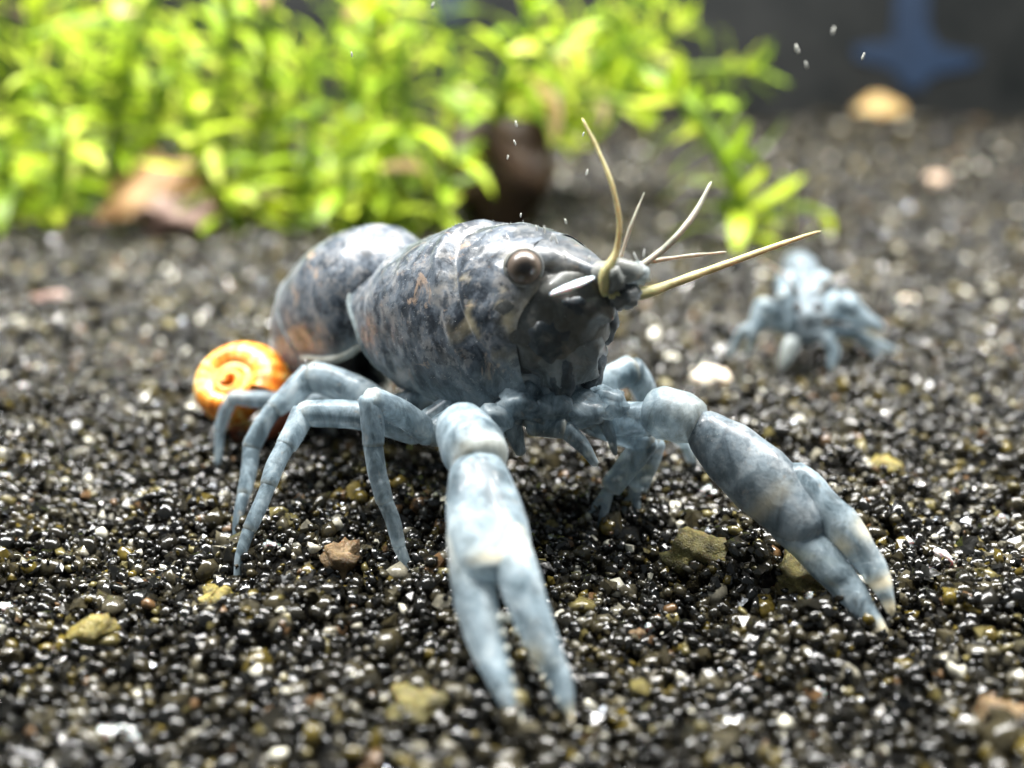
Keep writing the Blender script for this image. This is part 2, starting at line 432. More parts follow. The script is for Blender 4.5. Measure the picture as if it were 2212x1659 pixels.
def carapace(mb):
    TOP = [(-0.86, 0.30), (-0.55, 0.43), (-0.1, 0.505), (0.3, 0.48), (0.55, 0.42), (0.75, 0.33)]
    WID = [(-0.95, 0.43), (-0.5, 0.51), (-0.1, 0.53), (0.25, 0.48), (0.5, 0.42), (0.72, 0.30)]
    BOT = [(-0.92, -0.33), (-0.6, -0.46), (-0.2, -0.53), (0.2, -0.58), (0.45, -0.53), (0.62, -0.38), (0.75, -0.14)]
    nu, nv = 110, 112
    verts, marks, faces = [], [], []
    for i in range(nu):
        u = i / (nu - 1)
        for j in range(nv):
            v = j / (nv - 1) * 2 - 1                     # -1 near edge .. +1 far edge
            av = abs(v)
            xb = -0.80 - 0.14 * math.sin(math.pi * min(1, av * 1.25)) ** 2 + 0.16 * max(0, av - 0.6)                   # hind margin
            xf = 0.60 + 0.13 * math.exp(-((av - 0.42) / 0.16) ** 2) - 0.05 * max(0, av - 0.45) - 0.12 * max(0, av - 0.75) * 4 * (av - 0.6)
            x = xb + (xf - xb) * u
            zt, wd, zb = fcurve(TOP, x), fcurve(WID, x), fcurve(BOT, x)
            zm = zb * 0.15 + zt * 0.05
            th = v * math.radians(140)
            s_, c_ = math.sin(th), math.cos(th)
            e = 0.86
            yy = wd * math.copysign(abs(s_) ** e, s_)
            zz = zm + ((zt - zm) * abs(c_) ** e if c_ > 0 else -(zm - zb) * min(1, abs(c_) / abs(math.cos(math.radians(140)))) ** 1.0)
            xg = 0.06 + 0.50 * av ** 1.6                  # cervical groove
            g = math.exp(-((x - xg) / 0.035) ** 2) * min(1, 1.4 * (1 - av) + 0.25)
            d = -0.055 * g + 0.022 * math.exp(-((x - xg + 0.09) / 0.05) ** 2)
            p0 = Vector((x, yy, zz))
            d += 0.020 * noise.noise(p0 * 2.6) + 0.010 * noise.noise(p0 * 7) + 0.006 * noise.noise(p0 * 17)
            nrm = Vector((0, yy, zz - zm)).normalized()
            p0 += nrm * d
            rim = max(0, 1 - u * 26) * 0.8
            low = max(0.0, min(1.0, (av - 0.74) / 0.24))
            fr = max(0.0, (u - 0.90) / 0.10) * math.exp(-((av - 0.55) / 0.16) ** 2) * (0.5 + 0.8 * noise.noise(p0 * 6))
            ck = math.exp(-((x - 0.42) / 0.22) ** 2) * math.exp(-((av - 0.50) / 0.20) ** 2)
            pat = max(0.0, noise.noise(p0 * 7.5 + Vector((4.2, 0, 1))) * 1.3 + 0.5 * noise.noise(p0 * 19) - 0.22) * 2.2
            blk = max(0.0, noise.noise(p0 * 6.0 + Vector((0, 7.1, 2))) * 1.4 - 0.15) * 1.6
            marks.append((min(1, max(rim, 0.85 * low)), min(0.75, max(0, 0.40 * fr) + 0.7 * ck * pat), min(0.6, (0.15 + 0.55 * ck) * blk)))
            verts.append(L(*p0))
    for i in range(nu - 1):
        for j in range(nv - 1):
            faces.append((i * nv + j, (i + 1) * nv + j, (i + 1) * nv + j + 1, i * nv + j + 1))
    mb.add(verts, faces, marks)
    # thickened hind and lower rim
    tube(mb, [verts[j] for j in range(2, nv - 2, 6)], [0.020] * 4, n=60, seg=8, mark=(1, 0.12, 0))
    tube(mb, [verts[i * nv] for i in range(0, nu, 4)], [0.014] * 4, n=50, seg=8, mark=(0.8, 0, 0))
    # highlight along the cervical groove, modelled as a thin pale ridge
    tube(mb, [L(0.02, -0.20, 0.455), L(-0.03, -0.27, 0.40), L(-0.02, -0.33, 0.345), L(0.05, -0.37, 0.29)], [0.006, 0.015, 0.013, 0.004], n=18, seg=8, mark=(1, 0.0, 0))

def rostrum(mb):
    verts, faces, marks = [], [], []
    n, seg = 18, 16
    for i in range(n):
        t = i / (n - 1); x = 0.36 + 0.62 * t
        w = 0.30 * (1 - t) ** 0.75 + 0.018
        zt = 0.475 - 0.05 * t - 0.25 * t ** 1.7
        hh = 0.21 * (1 - t) ** 0.6 + 0.04
        for j in range(seg):
            an = 2 * math.pi * j / seg
            yy = w * math.cos(an); zz = zt - hh * 0.5 + hh * 0.5 * math.sin(an)
            zz -= 0.10 * (abs(yy) / 0.3) ** 2 * (1 - t)
            zz += 0.022 * math.exp(-((abs(yy) - w * 0.85) / 0.03) ** 2) * t * (1 if math.sin(an) > 0 else 0)
            p = Vector((x, yy, zz)); p.z += 0.012 * noise.noise(p * 9)
            verts.append(L(*p)); top = math.sin(an) > 0.25
            marks.append((0, 0.01, 0.55) if top else (0.0, 0.10, 0.15))
    for i in range(n - 1):
        for j in range(seg):
            k = (j + 1) % seg
            faces.append((i * seg + j, (i + 1) * seg + j, (i + 1) * seg + k, i * seg + k))
    verts.append(L(1.0, 0, 0.155)); marks.append((0.4, 0.3, 0))
    for j in range(seg): faces.append((len(verts) - 1, (n - 1) * seg + (j + 1) % seg, (n - 1) * seg + j))
    mb.add(verts, faces, marks)

def abdomen(mb):
    # arched plates along a curve that curls down behind
    path = catmull([(-0.62, 0, 0.0), (-1.02, 0.02, 0.06), (-1.46, 0.02, 0.05), (-1.88, 0.03, -0.15), (-2.12, 0.05, -0.48), (-2.12, 0.06, -0.82), (-1.90, 0.06, -1.08)], 61)
    for k, (a, b, R) in enumerate([(0, 10, 0.33), (5, 28, 0.485), (26, 36, 0.46), (34, 44, 0.42), (42, 52, 0.36), (50, 60, 0.30)]):
        verts, marks, faces = [], [], []
        nu, nv = 19, 44
        for i in range(nu):
            u = i / (nu - 1)
            t = a + (b - a) * u; i0 = min(int(t), 59); c = path[i0].lerp(path[i0 + 1], t - i0)
            d = (path[min(i0 + 1, 60)] - path[max(i0 - 1, 0)]).normalized(); upv = Vector((0, 1, 0)).cross(d).normalized()
            upv = -d.cross(Vector((0, 1, 0)))
            
            for j in range(nv):
                v = j / (nv - 1) * 2 - 1; av = abs(v)
                th = v * math.radians(112)
                tk = min(1, u * (2.6 if k == 1 else 6)); tk = 1 - (1 - tk) ** 2.2
                rr = R * ((0.60 if k == 1 else 0.9) + (0.40 if k == 1 else 0.1) * tk) * (1 + 0.03 * math.sin(math.pi * u) - 0.035 * (u > 0.9) * 0)
                lob = 0.17 * max(0, (av - 0.62) / 0.38) * math.sin(math.pi * min(1, u * 0.95 + 0.02)) ** 0.7
                yy = rr * 0.98 * math.sin(th); zz = rr * math.cos(th) - lob
                off = d * (0.06 * (1 - av)) * 0
                p = c + Vector((0, 1, 0)) * yy + upv * zz + off
                p += (p - c).normalized() * (0.016 * noise.noise(p * 4) + 0.008 * noise.noise(p * 11) + 0.012 * (1 - u))
                marks.append((max(0.0, 0.95 * max(0, (av - 0.93) / 0.07)), 0.05 * (av > 0.93), 0))
                verts.append(L(*p))
        for i in range(nu - 1):
            for j in range(nv - 1):
                faces.append((i * nv + j, i * nv + j + 1, (i + 1) * nv + j + 1, (i + 1) * nv + j))
        mb.add(verts, faces, marks)
        tube(mb, [verts[(nu - 1) * nv + j] for j in range(0, nv, 3)], [0.014] * 4, n=50, seg=8, mark=(0.7, 0.08, 0))
        for e in (0, nv - 1):
            tube(mb, [verts[i * nv + e] for i in range(nu)], [0.028, 0.036, 0.028], n=20, seg=8, mark=(1, 0.35, 0))
    # flesh under the plates
    tube(mb, [L(*(p + Vector((0, 0, 0.05)))) for p in path[::6]], [0.26, 0.27, 0.26, 0.24, 0.2], n=30, seg=16, mark=(0, 0, 0.8))
    # tail fan tucked under
    for s in (-0.5, -0.2, 0.15, 0.5):
        tube(mb, [L(-1.80, 0.08 + s * 0.2, -1.02), L(-1.5, 0.08 + s * 0.6, -1.12), L(-1.22, 0.08 + s * 0.95, -1.16)], [0.08, 0.14, 0.10], n=14, flat=0.25, mark=(0.7, 0.1, 0))

def limb(mb, joints, radii, mark=PALE, flat=1.0, bands=True):
    """joints: points; one article between each pair, slightly wider at its far end"""
    for k in range(len(joints) - 1):
        a, b = Vector(joints[k]), Vector(joints[k + 1])
        r0, r1 = radii[k] * 0.72, radii[k + 1] * 0.72
        ln = (b - a).length
        side = (b - a).cross(Vector((0.3, -1, 0.2))).normalized()
        mid = (a + b) * 0.5 + Vector((0, 0, 0.03 * ln)) + side * (0.03 * ln * (1 if k % 2 else -1))
        dd = (b - a).normalized()
        last = k == len(joints) - 2
        r = [r0 * 0.96, r0 * 0.62 + r1 * 0.38, r1 * 1.04 if not last else r1]
        mk = (lambda t, an, m=mark: (m[0], 0.28 * max(0, (t - 0.86) / 0.14) if bands else 0, m[2]))
        tube(mb, [a - dd * r0 * 0.35, mid, b + dd * r1 * (0.35 if not last else 0)], r, n=16, seg=14, flat=flat, mark=mk, jit=r0 * 0.05, round0=0.07, round1=0.07, end0=0.72, end1=0.72 if not last else 0.1)

def crayfish():
    root = empty("crayfish", (BC.x, BC.y, 0.0))
    tag(root, "large mottled blue-grey crayfish with open pale claw standing on the dark gravel", "crayfish")
    mb = MB()
    carapace(mb); rostrum(mb); abdomen(mb)
    # inner head and mouth region
    tube(mb, [L(0.34, 0, -0.02), L(0.58, 0, -0.01), L(0.76, 0, 0.04), L(0.95, 0.02, 0.06)], [0.44, 0.40, 0.27, 0.11], n=30, seg=30, mark=lambda t, an: (0.12, 0.05, 0.62 + 0.3 * t), jit=0.05)
    tube(mb, [L(0.40, 0, -0.10), L(0.55, 0, -0.26), L(0.56, 0, -0.46)], [0.38, 0.30, 0.18], n=20, seg=20, mark=lambda t, an: (0.1 + 0.8 * t, 0.06, 0.9 - 0.75 * t), jit=0.06)
    for s in (-1, 1):
        blob(mb, L(0.68, s * 0.20, -0.12), (0.14, 0.12, 0.16), mark=(0.1, 0, 0.9), lump=0.3, seed=s)
        blob(mb, L(0.80, s * 0.13, 0.03), (0.13, 0.10, 0.10), mark=(0.15, 0, 0.8), lump=0.3, seed=s + 3)
        blob(mb, L(0.66, s * 0.12, -0.36), (0.09, 0.09, 0.16), mark=(0.25, 0, 0.7), lump=0.3, seed=s + 5)
    # mouth-part plates hanging over the dark mouth
    RM = random.Random(3)
    for k in range(8):
        yy = RM.uniform(-0.24, 0.24); zz = RM.uniform(-0.05, 0.16)
        blob(mb, L(0.80 - 0.9 * yy * yy - 0.1 * abs(zz), yy, zz), (0.06, 0.05, 0.04), mark=(0.1 * RM.random(), 0.04 * RM.random(), 0.9), lump=0.5, seed=k * 1.3)
    # soft pale plates below the mouth, at the leg bases
    for q, r in (((1120, 872, 4.66), 0.12), ((1185, 880, 4.68), 0.13), ((1250, 884, 4.76), 0.14), ((1075, 900, 4.64), 0.11), ((1305, 868, 4.9), 0.13)):
        blob(mb, px(*q), (r * 1.15, r, r * 0.75), mark=(1, 0, 0), lump=0.35, seed=q[0])
    # pale underside
    tube(mb, [L(-0.7, 0, -0.22), L(-0.2, 0, -0.34), L(0.35, 0, -0.42), L(0.6, 0, -0.42)], [0.26, 0.36, 0.34, 0.2], n=24, seg=20, mark=(1, 0, 0), jit=0.03)
    # antenna bases
    tube(mb, [L(0.74, 0.05, 0.14), px(1330, 588, 4.64), px(1384, 590, 4.72)], [0.10, 0.070, 0.045], n=18, seg=16, mark=lambda t, an: (0.3 + 0.2 * t, 0.15, 0.45 - 0.3 * t), jit=0.03)
    blob(mb, px(1375, 592, 4.72), (0.075, 0.07, 0.065), mark=(0.8, 0.1, 0.1), lump=0.35, seed=2)
    blob(mb, px(1345, 640, 4.66), (0.09, 0.09, 0.07), mark=(0.2, 0.03, 0.75), lump=0.45, seed=4)
    blob(mb, px(1325, 600, 4.62), (0.07, 0.09, 0.08), mark=(0.4, 0.1, 0.5), lump=0.35, seed=6)
    # ---- walking legs on the near side
    limb(mb, [L(-0.55, -0.22, -0.45), px(880, 905, 5.55), px(630, 868, 5.9), px(503, 858, 6.0), px(474, 932, 5.9), px(466, 1022, 5.75)], [0.10, 0.13, 0.105, 0.075, 0.055, 0.02])
    limb(mb, [L(-0.30, -0.25, -0.48), px(845, 895, 5.4), px(672, 812, 5.6), px(592, 884, 5.42), px(543, 968, 5.25), px(527, 1068, 5.0), px(508, 1185, 4.72)], [0.12, 0.165, 0.15, 0.09, 0.085, 0.06, 0.02])
    limb(mb, [L(-0.02, -0.28, -0.50), px(905, 932, 5.0), px(655, 893, 5.05), px(619, 962, 4.88), px(580, 1048, 4.68), px(538, 1144, 4.5), px(509, 1266, 4.3)], [0.12, 0.145, 0.115, 0.09, 0.07, 0.06, 0.02])
    limb(mb, [L(0.15, -0.28, -0.50), px(930, 940, 4.85), px(798, 862, 4.70), px(806, 960, 4.62), px(832, 1085, 4.5), px(862, 1180, 4.42), px(899, 1258, 4.33)], [0.12, 0.12, 0.105, 0.088, 0.07, 0.055, 0.02])
    # ---- far side legs
    limb(mb, [L(0.2, 0.25, -0.40), px(1285, 835, 5.4), px(1362, 798, 5.5), px(1405, 875, 5.6), px(1480, 960, 5.7), px(1500, 1030, 5.72)], [0.12, 0.14, 0.14, 0.10, 0.06, 0.02])
    limb(mb, [L(0.35, 0.15, -0.50), px(1270, 905, 5.1), px(1398, 950, 5.1), px(1312, 1062, 5.02)], [0.13, 0.14, 0.125, 0.10], mark=(1, 0, 0))
    for q in ((1268, 1114, 5.0), (1289, 1154, 4.93)):
        limb(mb, [px(1315, 1058, 5.07), px(*q)], [0.060, 0.015])
    limb(mb, [L(0.25, 0.2, -0.48), px(1300, 920, 5.25), px(1412, 955, 5.2), px(1372, 1062, 5.1)], [0.12, 0.13, 0.12, 0.10], mark=(1, 0, 0))
    for q in ((1334, 1122, 5.1), (1372, 1134, 5.05)):
        limb(mb, [px(1373, 1052, 5.16), px(*q)], [0.055, 0.015])
    # ---- mouth legs
    limb(mb, [L(0.55, -0.12, -0.42), px(1150, 918, 4.66), px(1218, 925, 4.6), px(1290, 1008, 4.62)], [0.09, 0.10, 0.085, 0.03], mark=(0.95, 0, 0.05))
    limb(mb, [L(0.52, -0.22, -0.42), px(1105, 905, 4.66), px(1128, 985, 4.62)], [0.09, 0.09, 0.04], mark=(0.95, 0, 0.05))
    limb(mb, [L(0.58, 0.05, -0.42), px(1230, 880, 4.85), px(1300, 900, 4.9), px(1330, 985, 4.9)], [0.08, 0.08, 0.07, 0.02], mark=(0.9, 0, 0.1))
    # ---- near claw: upper arm, wrist, palm and two open fingers
    limb(mb, [L(0.38, -0.25, -0.50), px(1040, 955, 4.72), px(985, 915, 4.5)], [0.13, 0.15, 0.15])
    tube(mb, [px(985, 893, 4.52), px(1010, 945, 4.36), px(1048, 1008, 4.12)], [0.12, 0.165, 0.185, 0.15], n=22, seg=20, jit=0.012, mark=lambda t, an: (1, 0.4 * max(0, (t - 0.75) / 0.25), 0), end0=0.45, end1=0.7)
    side = (0.25, -0.9, 0.5)
    def palm_mark(t, an): return (0.92, 0.75 * math.exp(-((t - 0.80) / 0.07) ** 2) * max(0, math.sin(an)) ** 2, 0)
    tube(mb, [px(1028, 985, 4.16), px(1045, 1090, 3.92), px(1065, 1190, 3.70), px(1075, 1255, 3.58)], [0.13, 0.190, 0.215, 0.195, 0.15], n=30, seg=22, up=side, flat=0.72, jit=0.008, mark=palm_mark, end0=0.6, end1=0.3)
    def tip_mark(t, an): return (1, 0.9 * min(1, max(0, (t - 0.82) / 0.10)) + 0.30 * math.exp(-((t - 0.12) / 0.1) ** 2), 0)
    def tip_mark2(t, an): return (1, 0.8 * min(1, max(0, (t - 0.84) / 0.10)) + 0.7 * math.exp(-((t - 0.55) / 0.06) ** 2) * max(0, math.cos(an)) + 0.5 * math.exp(-(t / 0.12) ** 2), 0)
    tube(mb, [px(1022, 1080, 3.94), px(1022, 1255, 3.60), px(1052, 1390, 3.38), px(1098, 1510, 3.18), px(1134, 1605, 3.03)], [0.15, 0.116, 0.088, 0.054, 0.010], n=34, seg=18, up=side, flat=0.8, jit=0.012, mark=tip_mark, end1=0.15, round1=0.06)
    tube(mb, [px(1085, 1120, 3.80), px(1124, 1260, 3.52), px(1172, 1385, 3.34), px(1213, 1480, 3.22), px(1240, 1570, 3.10)], [0.11, 0.108, 0.084, 0.052, 0.010], n=34, seg=18, up=side, flat=0.75, jit=0.012, mark=tip_mark2, end1=0.15, round1=0.06)
    for a, b, off in ((px(1062, 1335, 3.43), px(1128, 1575, 3.06), 0.045), (px(1112, 1335, 3.42), px(1222, 1540, 3.12), -0.03)):
        for q in range(7):
            t = q / 7.0; c0 = a.lerp(b, t) + Vector((off * (1 - t), 0, 0))
            blob(mb, c0, (0.020 * (1.1 - t), 0.02, 0.024 * (1.1 - t)), mark=(1, 0.35, 0), seg=8, rings=6)
    # ---- far claw
    limb(mb, [L(0.45, 0.2, -0.45), px(1290, 905, 5.05), px(1412, 905, 4.92)], [0.13, 0.15, 0.16], mark=(1, 0, 0))
    tube(mb, [px(1395, 885, 4.95), px(1450, 895, 4.86), px(1515, 915, 4.74)], [0.13, 0.165, 0.165, 0.13], n=20, seg=18, jit=0.012, mark=lambda t, an: (0.95, 0.25 * max(0, t - 0.3), 0.05), end0=0.5, end1=0.7)
    side2 = (-0.35, -0.8, 0.55)
    def pm2(t, an): return (0.50, 0.35 * math.exp(-((t - 0.62) / 0.05) ** 2) * max(0, math.cos(an - 0.8)), 0.22)
    tube(mb, [px(1500, 908, 4.76), px(1590, 990, 4.58), px(1690, 1082, 4.38), px(1770, 1165, 4.22)], [0.11, 0.185, 0.21, 0.185, 0.14], n=30, seg=22, up=side2, flat=0.75, jit=0.008, mark=pm2, end0=0.7, end1=0.3)
    def fm(t, an): return (0.95, 0.9 * min(1, max(0, (t - 0.76) / 0.14)), 0.12 * (1 - t))
    def fm2(t, an): return (0.95, 0.85 * min(1, max(0, (t - 0.84) / 0.10)) + 0.8 * math.exp(-((t - 0.40) / 0.055) ** 2) * abs(math.cos(an)) + 0.8 * math.exp(-((t - 0.72) / 0.05) ** 2), 0.15)
    tube(mb, [px(1650, 1070, 4.45), px(1785, 1215, 4.14), px(1865, 1315, 3.95), px(1918, 1385, 3.81)], [0.14, 0.108, 0.068, 0.018], n=28, seg=16, up=side2, flat=0.8, jit=0.012, mark=fm, end1=0.3, round1=0.06)
    tube(mb, [px(1690, 1010, 4.48), px(1822, 1140, 4.20), px(1895, 1245, 4.02), px(1928, 1330, 3.88)], [0.12, 0.104, 0.068, 0.016], n=28, seg=16, up=side2, flat=0.8, jit=0.012, mark=fm2, end1=0.3, round1=0.06)
    body = mb.build("body", M_SHELL, root)
    # fine fuzz of hairs on shell, legs and claws
    RH = random.Random(8); vv = body.data.vertices; hb = MB(); o0 = Vector(root.location) / S
    for q in range(4200):
        v = vv[RH.randrange(len(vv))]; p = v.co / S + o0; nn = v.normal.copy()
        if nn.length < 0.5 or (_c - p).dot(nn) < -2.2: continue
        d = (nn + Vector((RH.uniform(-.5, .5), RH.uniform(-.5, .5), RH.uniform(-.5, .3)))).normalized()
        a = d.cross(Vector((0.3, 0.5, 0.8))).normalized() * 0.0016; b = d.cross(a.normalized()) * 0.0016
        ln = RH.uniform(0.006, 0.020)
        hb.add([p - d * 0.004 + a, p - d * 0.004 - a * 0.5 + b * 0.87, p - d * 0.004 - a * 0.5 - b * 0.87, p + d * ln], [(0, 1, 3), (1, 2, 3), (2, 0, 3)])
    tag(hb.build("fine_hair", M_HAIR, root), kind="stuff")

    # ---- eye: ball in a pale socket ring, stalk
    ec = px(1133, 578, (L(0.62, -0.30, 0.26)).y - 0.02)
    view = (_c - ec).normalized()
    def ball(name, c, r, parent, material):
        me = bpy.data.meshes.new(name); b = MB(); blob(b, (0, 0, 0), (1, 1, 1), seg=28, rings=18)
        me.from_pydata([p[:] for p in b.v], [], b.f); me.shade_smooth(); me.materials.append(material)
        o = bpy.data.objects.new(name, me); col.objects.link(o)
        o.parent = parent; o.location = c * S - Vector(root.location); o.scale = (r * S,) * 3
        return o
    e = ball("eye", ec - (Vector((0.10, -1, 0.20))).normalized() * 0.02, 0.098, root, M_EYE)
    fwd = (Vector((0.10, -1, 0.20))).normalized()
    e.rotation_euler = fwd.to_track_quat('Z', 'Y').to_euler()
    sb = MB()
    ring = []
    a1 = fwd.cross(Vector((0, 0, 1))).normalized(); a2 = a1.cross(fwd).normalized()
    for i in range(24):
        an = 2 * math.pi * i / 23
        ring.append(ec - fwd * 0.015 + (a1 * math.cos(an) + a2 * math.sin(an)) * 0.101)
    tube(sb, ring, [0.009, 0.013, 0.009], n=48, seg=8, mark=(0.15, 0.12, 0), round0=0.01, round1=0.01)
    tube(sb, [ec - fwd * 0.20, ec - fwd * 0.04], [0.11, 0.115], n=8, seg=18, mark=(0.3, 0.2, 0.2))
    e.parent = sb.build("eye_stalk", M_SHELL, root)
    e2 = ball("eye", L(0.58, 0.25, 0.20), 0.09, root, M_EYE)

    # ---- antennae
    def ant(name, pts, r, m):
        b = MB(); tube(b, [px(*p) for p in pts], r, n=36, seg=10, jit=0.004, end1=0.2, round1=0.03); b.build(name, m, root)
    ant("antenna", [(1306, 640, 4.58), (1308, 590, 4.58), (1330, 545, 4.62), (1338, 480, 4.66), (1322, 400, 4.72), (1290, 320, 4.85), (1258, 256, 4.95)], [0.032, 0.032, 0.017, 0.014, 0.012, 0.010, 0.006], M_ANT)
    ant("antenna", [(1318, 640, 4.60), (1395, 632, 4.72), (1470, 606, 4.85), (1570, 570, 5.02), (1680, 530, 5.22), (1775, 498, 5.42)], [0.040, 0.033, 0.026, 0.022, 0.018, 0.009], M_ANT)
    ant("antennule", [(1372, 585, 4.75), (1440, 532, 4.82), (1498, 465, 4.92), (1537, 392, 5.05)], [0.022, 0.019, 0.017, 0.009], M_ANTP)
    ant("antennule", [(1380, 570, 4.85), (1460, 556, 4.95), (1570, 544, 5.25)], [0.013, 0.011, 0.007], M_ANTP)
    ant("antennule", [(1340, 560, 4.75), (1362, 490, 4.80), (1392, 415, 4.9)], [0.012, 0.010, 0.005], M_ANTP)
    # ---- white antennal scale
    b = MB(); tube(b, [px(1188, 636, 4.52), px(1235, 618, 4.49), px(1284, 598, 4.52)], [0.028, 0.048, 0.04, 0.018], n=18, seg=14, flat=0.4, end0=0.3, end1=0.3)
    b.build("antennal_scale", M_WHITE, root)
    # ---- bristles along the back and joints
    for x, y, Y, dx, dy in [(1095, 508, 4.95, 6, 16), (1205, 528, 4.75, -8, -22), (1178, 505, 4.8, -3, -18), (1218, 545, 4.72, 5, 14), (1190, 522, 4.78, 4, -18), (1160, 500, 4.85, -2, -14), (1272, 566, 4.62, 2, -14),
                            (668, 800, 5.55, -10, -26), (676, 798, 5.55, 3, -16), (1390, 555, 4.7, 2, -18), (1375, 560, 4.7, -6, -16)]:
        b = MB(); tube(b, [px(x, y, Y), px(x + dx * 0.6, y + dy * 0.5, Y - 0.01), px(x + dx, y + dy, Y - 0.01)], [0.006, 0.006, 0.003], n=6, seg=6)
        b.build("bristle", M_BRIST, root)
crayfish()

# ------------------------------------------------------------------ small crayfish behind
def small_crayfish():
    base = gnd(1750, 775)
    root = empty("crayfish", (base.x, base.y, 0))
    tag(root, "small pale blue crayfish on gravel behind the large one's antennae", "crayfish")
    mb = MB(); mk = (1, 0.0, 0.05)
    tube(mb, [px(1748, 742, 7.85), px(1742, 690, 8.0), px(1738, 630, 8.35), px(1735, 590, 8.8)], [0.14, 0.19, 0.17, 0.13], n=24, seg=18, mark=(0.6, 0, 0.2), jit=0.08)
    tube(mb, [px(1735, 600, 8.7), px(1728, 575, 9.2), px(1722, 600, 9.7)], [0.17, 0.16, 0.12], n=18, seg=16, mark=(0.6, 0, 0.2), jit=0.05)
    for x in (1700, 1775): blob(mb, px(x, 612, 8.3), (0.12, 0.12, 0.12), mark=mk, lump=0.3, seed=x)
    limb(mb, [px(1715, 705, 8.0), px(1645, 655, 8.05), px(1628, 720, 7.95), px(1612, 772, 7.95)], [0.11, 0.10, 0.07, 0.03])
    limb(mb, [px(1715, 715, 8.0), px(1660, 700, 8.0), px(1600, 715, 8.0), px(1572, 770, 8.05)], [0.10, 0.08, 0.06, 0.03])
    limb(mb, [px(1712, 700, 7.9), px(1690, 640, 8.0), px(1705, 600, 8.2)], [0.10, 0.10, 0.08])
    tube(mb, [px(1780, 680, 8.05), px(1815, 655, 8.0), px(1850, 680, 7.95), px(1915, 712, 7.9)], [0.13, 0.19, 0.16, 0.04], n=22, seg=14, flat=0.7, mark=mk, jit=0.03)
    limb(mb, [px(1780, 720, 7.9), px(1850, 722, 7.9), px(1905, 775, 7.85)], [0.09, 0.08, 0.03])
    limb(mb, [px(1785, 715, 8.0), px(1880, 735, 8.1), px(1940, 760, 8.2)], [0.08, 0.07, 0.03])
    tube(mb, [px(1715, 728, 7.78), px(1700, 765, 7.7), px(1685, 800, 7.62)], [0.07, 0.075, 0.06, 0.02], n=18, seg=12, mark=(1, 0.18, 0))
    limb(mb, [px(1782, 728, 7.8), px(1802, 762, 7.72), px(1795, 802, 7.62)], [0.09, 0.08, 0.03])
    mb.build("body", M_SHELL, root)
    for s, (x, y) in enumerate(((1722, 664), (1768, 664))):
        b = MB(); blob(b, px(x, y, 7.78), (0.045, 0.045, 0.045)); b.build("eye", M_EYE_DARK, root)
    for pts in ([(1725, 640, 7.9), (1690, 590, 7.8), (1640, 560, 7.8)], [(1765, 640, 7.9), (1800, 600, 7.8), (1850, 585, 7.8)]):
        b = MB(); tube(b, [px(*p) for p in pts], [0.02, 0.014, 0.006], n=14, seg=8); b.build("antenna", M_ANTP, root)
M_EYE_DARK = simple("dark_eye", (0.01, 0.01, 0.01), (0.03, 0.025, 0.02), 20, 0.2, bmp=0)
small_crayfish()

# ------------------------------------------------------------------ snail
def snail_material():
    m, nt, b = mat("orange_shell")
    at = N(nt, "ShaderNodeAttribute", _attribute_name="coil")
    sep = N(nt, "ShaderNodeSeparateColor"); nt.links.new(at.outputs["Color"], sep.inputs[0])
    co = coords(nt)
    wv = math_n(nt, 'SINE', math_n(nt, 'MULTIPLY', sep.outputs[0], 330.0))
    rib = math_n(nt, 'ADD', math_n(nt, 'MULTIPLY', wv, 0.06), nz(nt, co, 5, 5, 0.6, 1.0))
    c = ramp(nt, rib, [(0.36, (0.58, 0.13, 0.012)), (0.48, (0.82, 0.30, 0.03)), (0.57, (0.90, 0.50, 0.10)), (0.68, (0.95, 0.76, 0.36))])
    nt.links.new(c, b.inputs["Base Color"]); b.inputs["Roughness"].default_value = 0.3
    b.inputs["Subsurface Weight"].default_value = 0.45; b.inputs["Subsurface Radius"].default_value = (1.0, 0.45, 0.12); b.inputs["Subsurface Scale"].default_value = 0.0012
    bump(nt, b, rib, 0.1, 0.0003)
    return m
def snail():
    c = px(516, 846, 6.35)
    root = empty("snail", (c.x, c.y, 0.0))
    tag(root, "orange ramshorn snail with coiled shell beside the crayfish's hind legs", "snail")
    ax = Vector((-0.10, -0.64, 0.76)).normalized()                 # coil axis, towards the viewer and up
    u = ax.cross(Vector((0, 0, 1))).normalized(); v = u.cross(ax).normalized()
    mb = MB(); turns, n, seg = 2.6, 170, 24
    verts, faces, marks = [], [], []
    for i in range(n):
        t = i / (n - 1); th = turns * 2 * math.pi * t - 0.4
        k = 0.305 * (2.0 ** (turns * (t - 1)))
        cen = c + (u * math.cos(th) + v * math.sin(th)) * k + ax * 0.16 * (1 - t)
        rad = (u * math.cos(th) + v * math.sin(th))
        ro, rz = k * 0.58 + 0.006, k * 0.80 + 0.03
        for j in range(seg):
            an = 2 * math.pi * j / seg
            verts.append(cen + rad * (ro * math.cos(an)) + ax * (rz * math.sin(an)) * (1 + 0.005 * math.sin(th * 17)))
            marks.append((t, 0.2, 0.1))
    for i in range(n - 1):
        for j in range(seg):
            k2 = (j + 1) % seg; faces.append((i * seg + j, i * seg + k2, (i + 1) * seg + k2, (i + 1) * seg + j))
    mb.add(verts, faces, marks)
    mb.build("shell", snail_material(), root, attr="coil")
    b = MB(); M_S = simple("snail_flesh", (0.22, 0.05, 0.02), (0.45, 0.14, 0.06), 6, 0.35, 0.3)
    tube(b, [px(480, 935, 6.4), px(545, 938, 6.35), px(610, 905, 6.3), px(640, 845, 6.35)], [0.08, 0.13, 0.12, 0.06], n=22, seg=14, flat=0.8, jit=0.03)
    tube(b, [px(628, 850, 6.34), px(642, 800, 6.32), px(650, 770, 6.32)], [0.03, 0.02, 0.008], n=10, seg=8)
    b.build("foot", M_S, root)
snail()

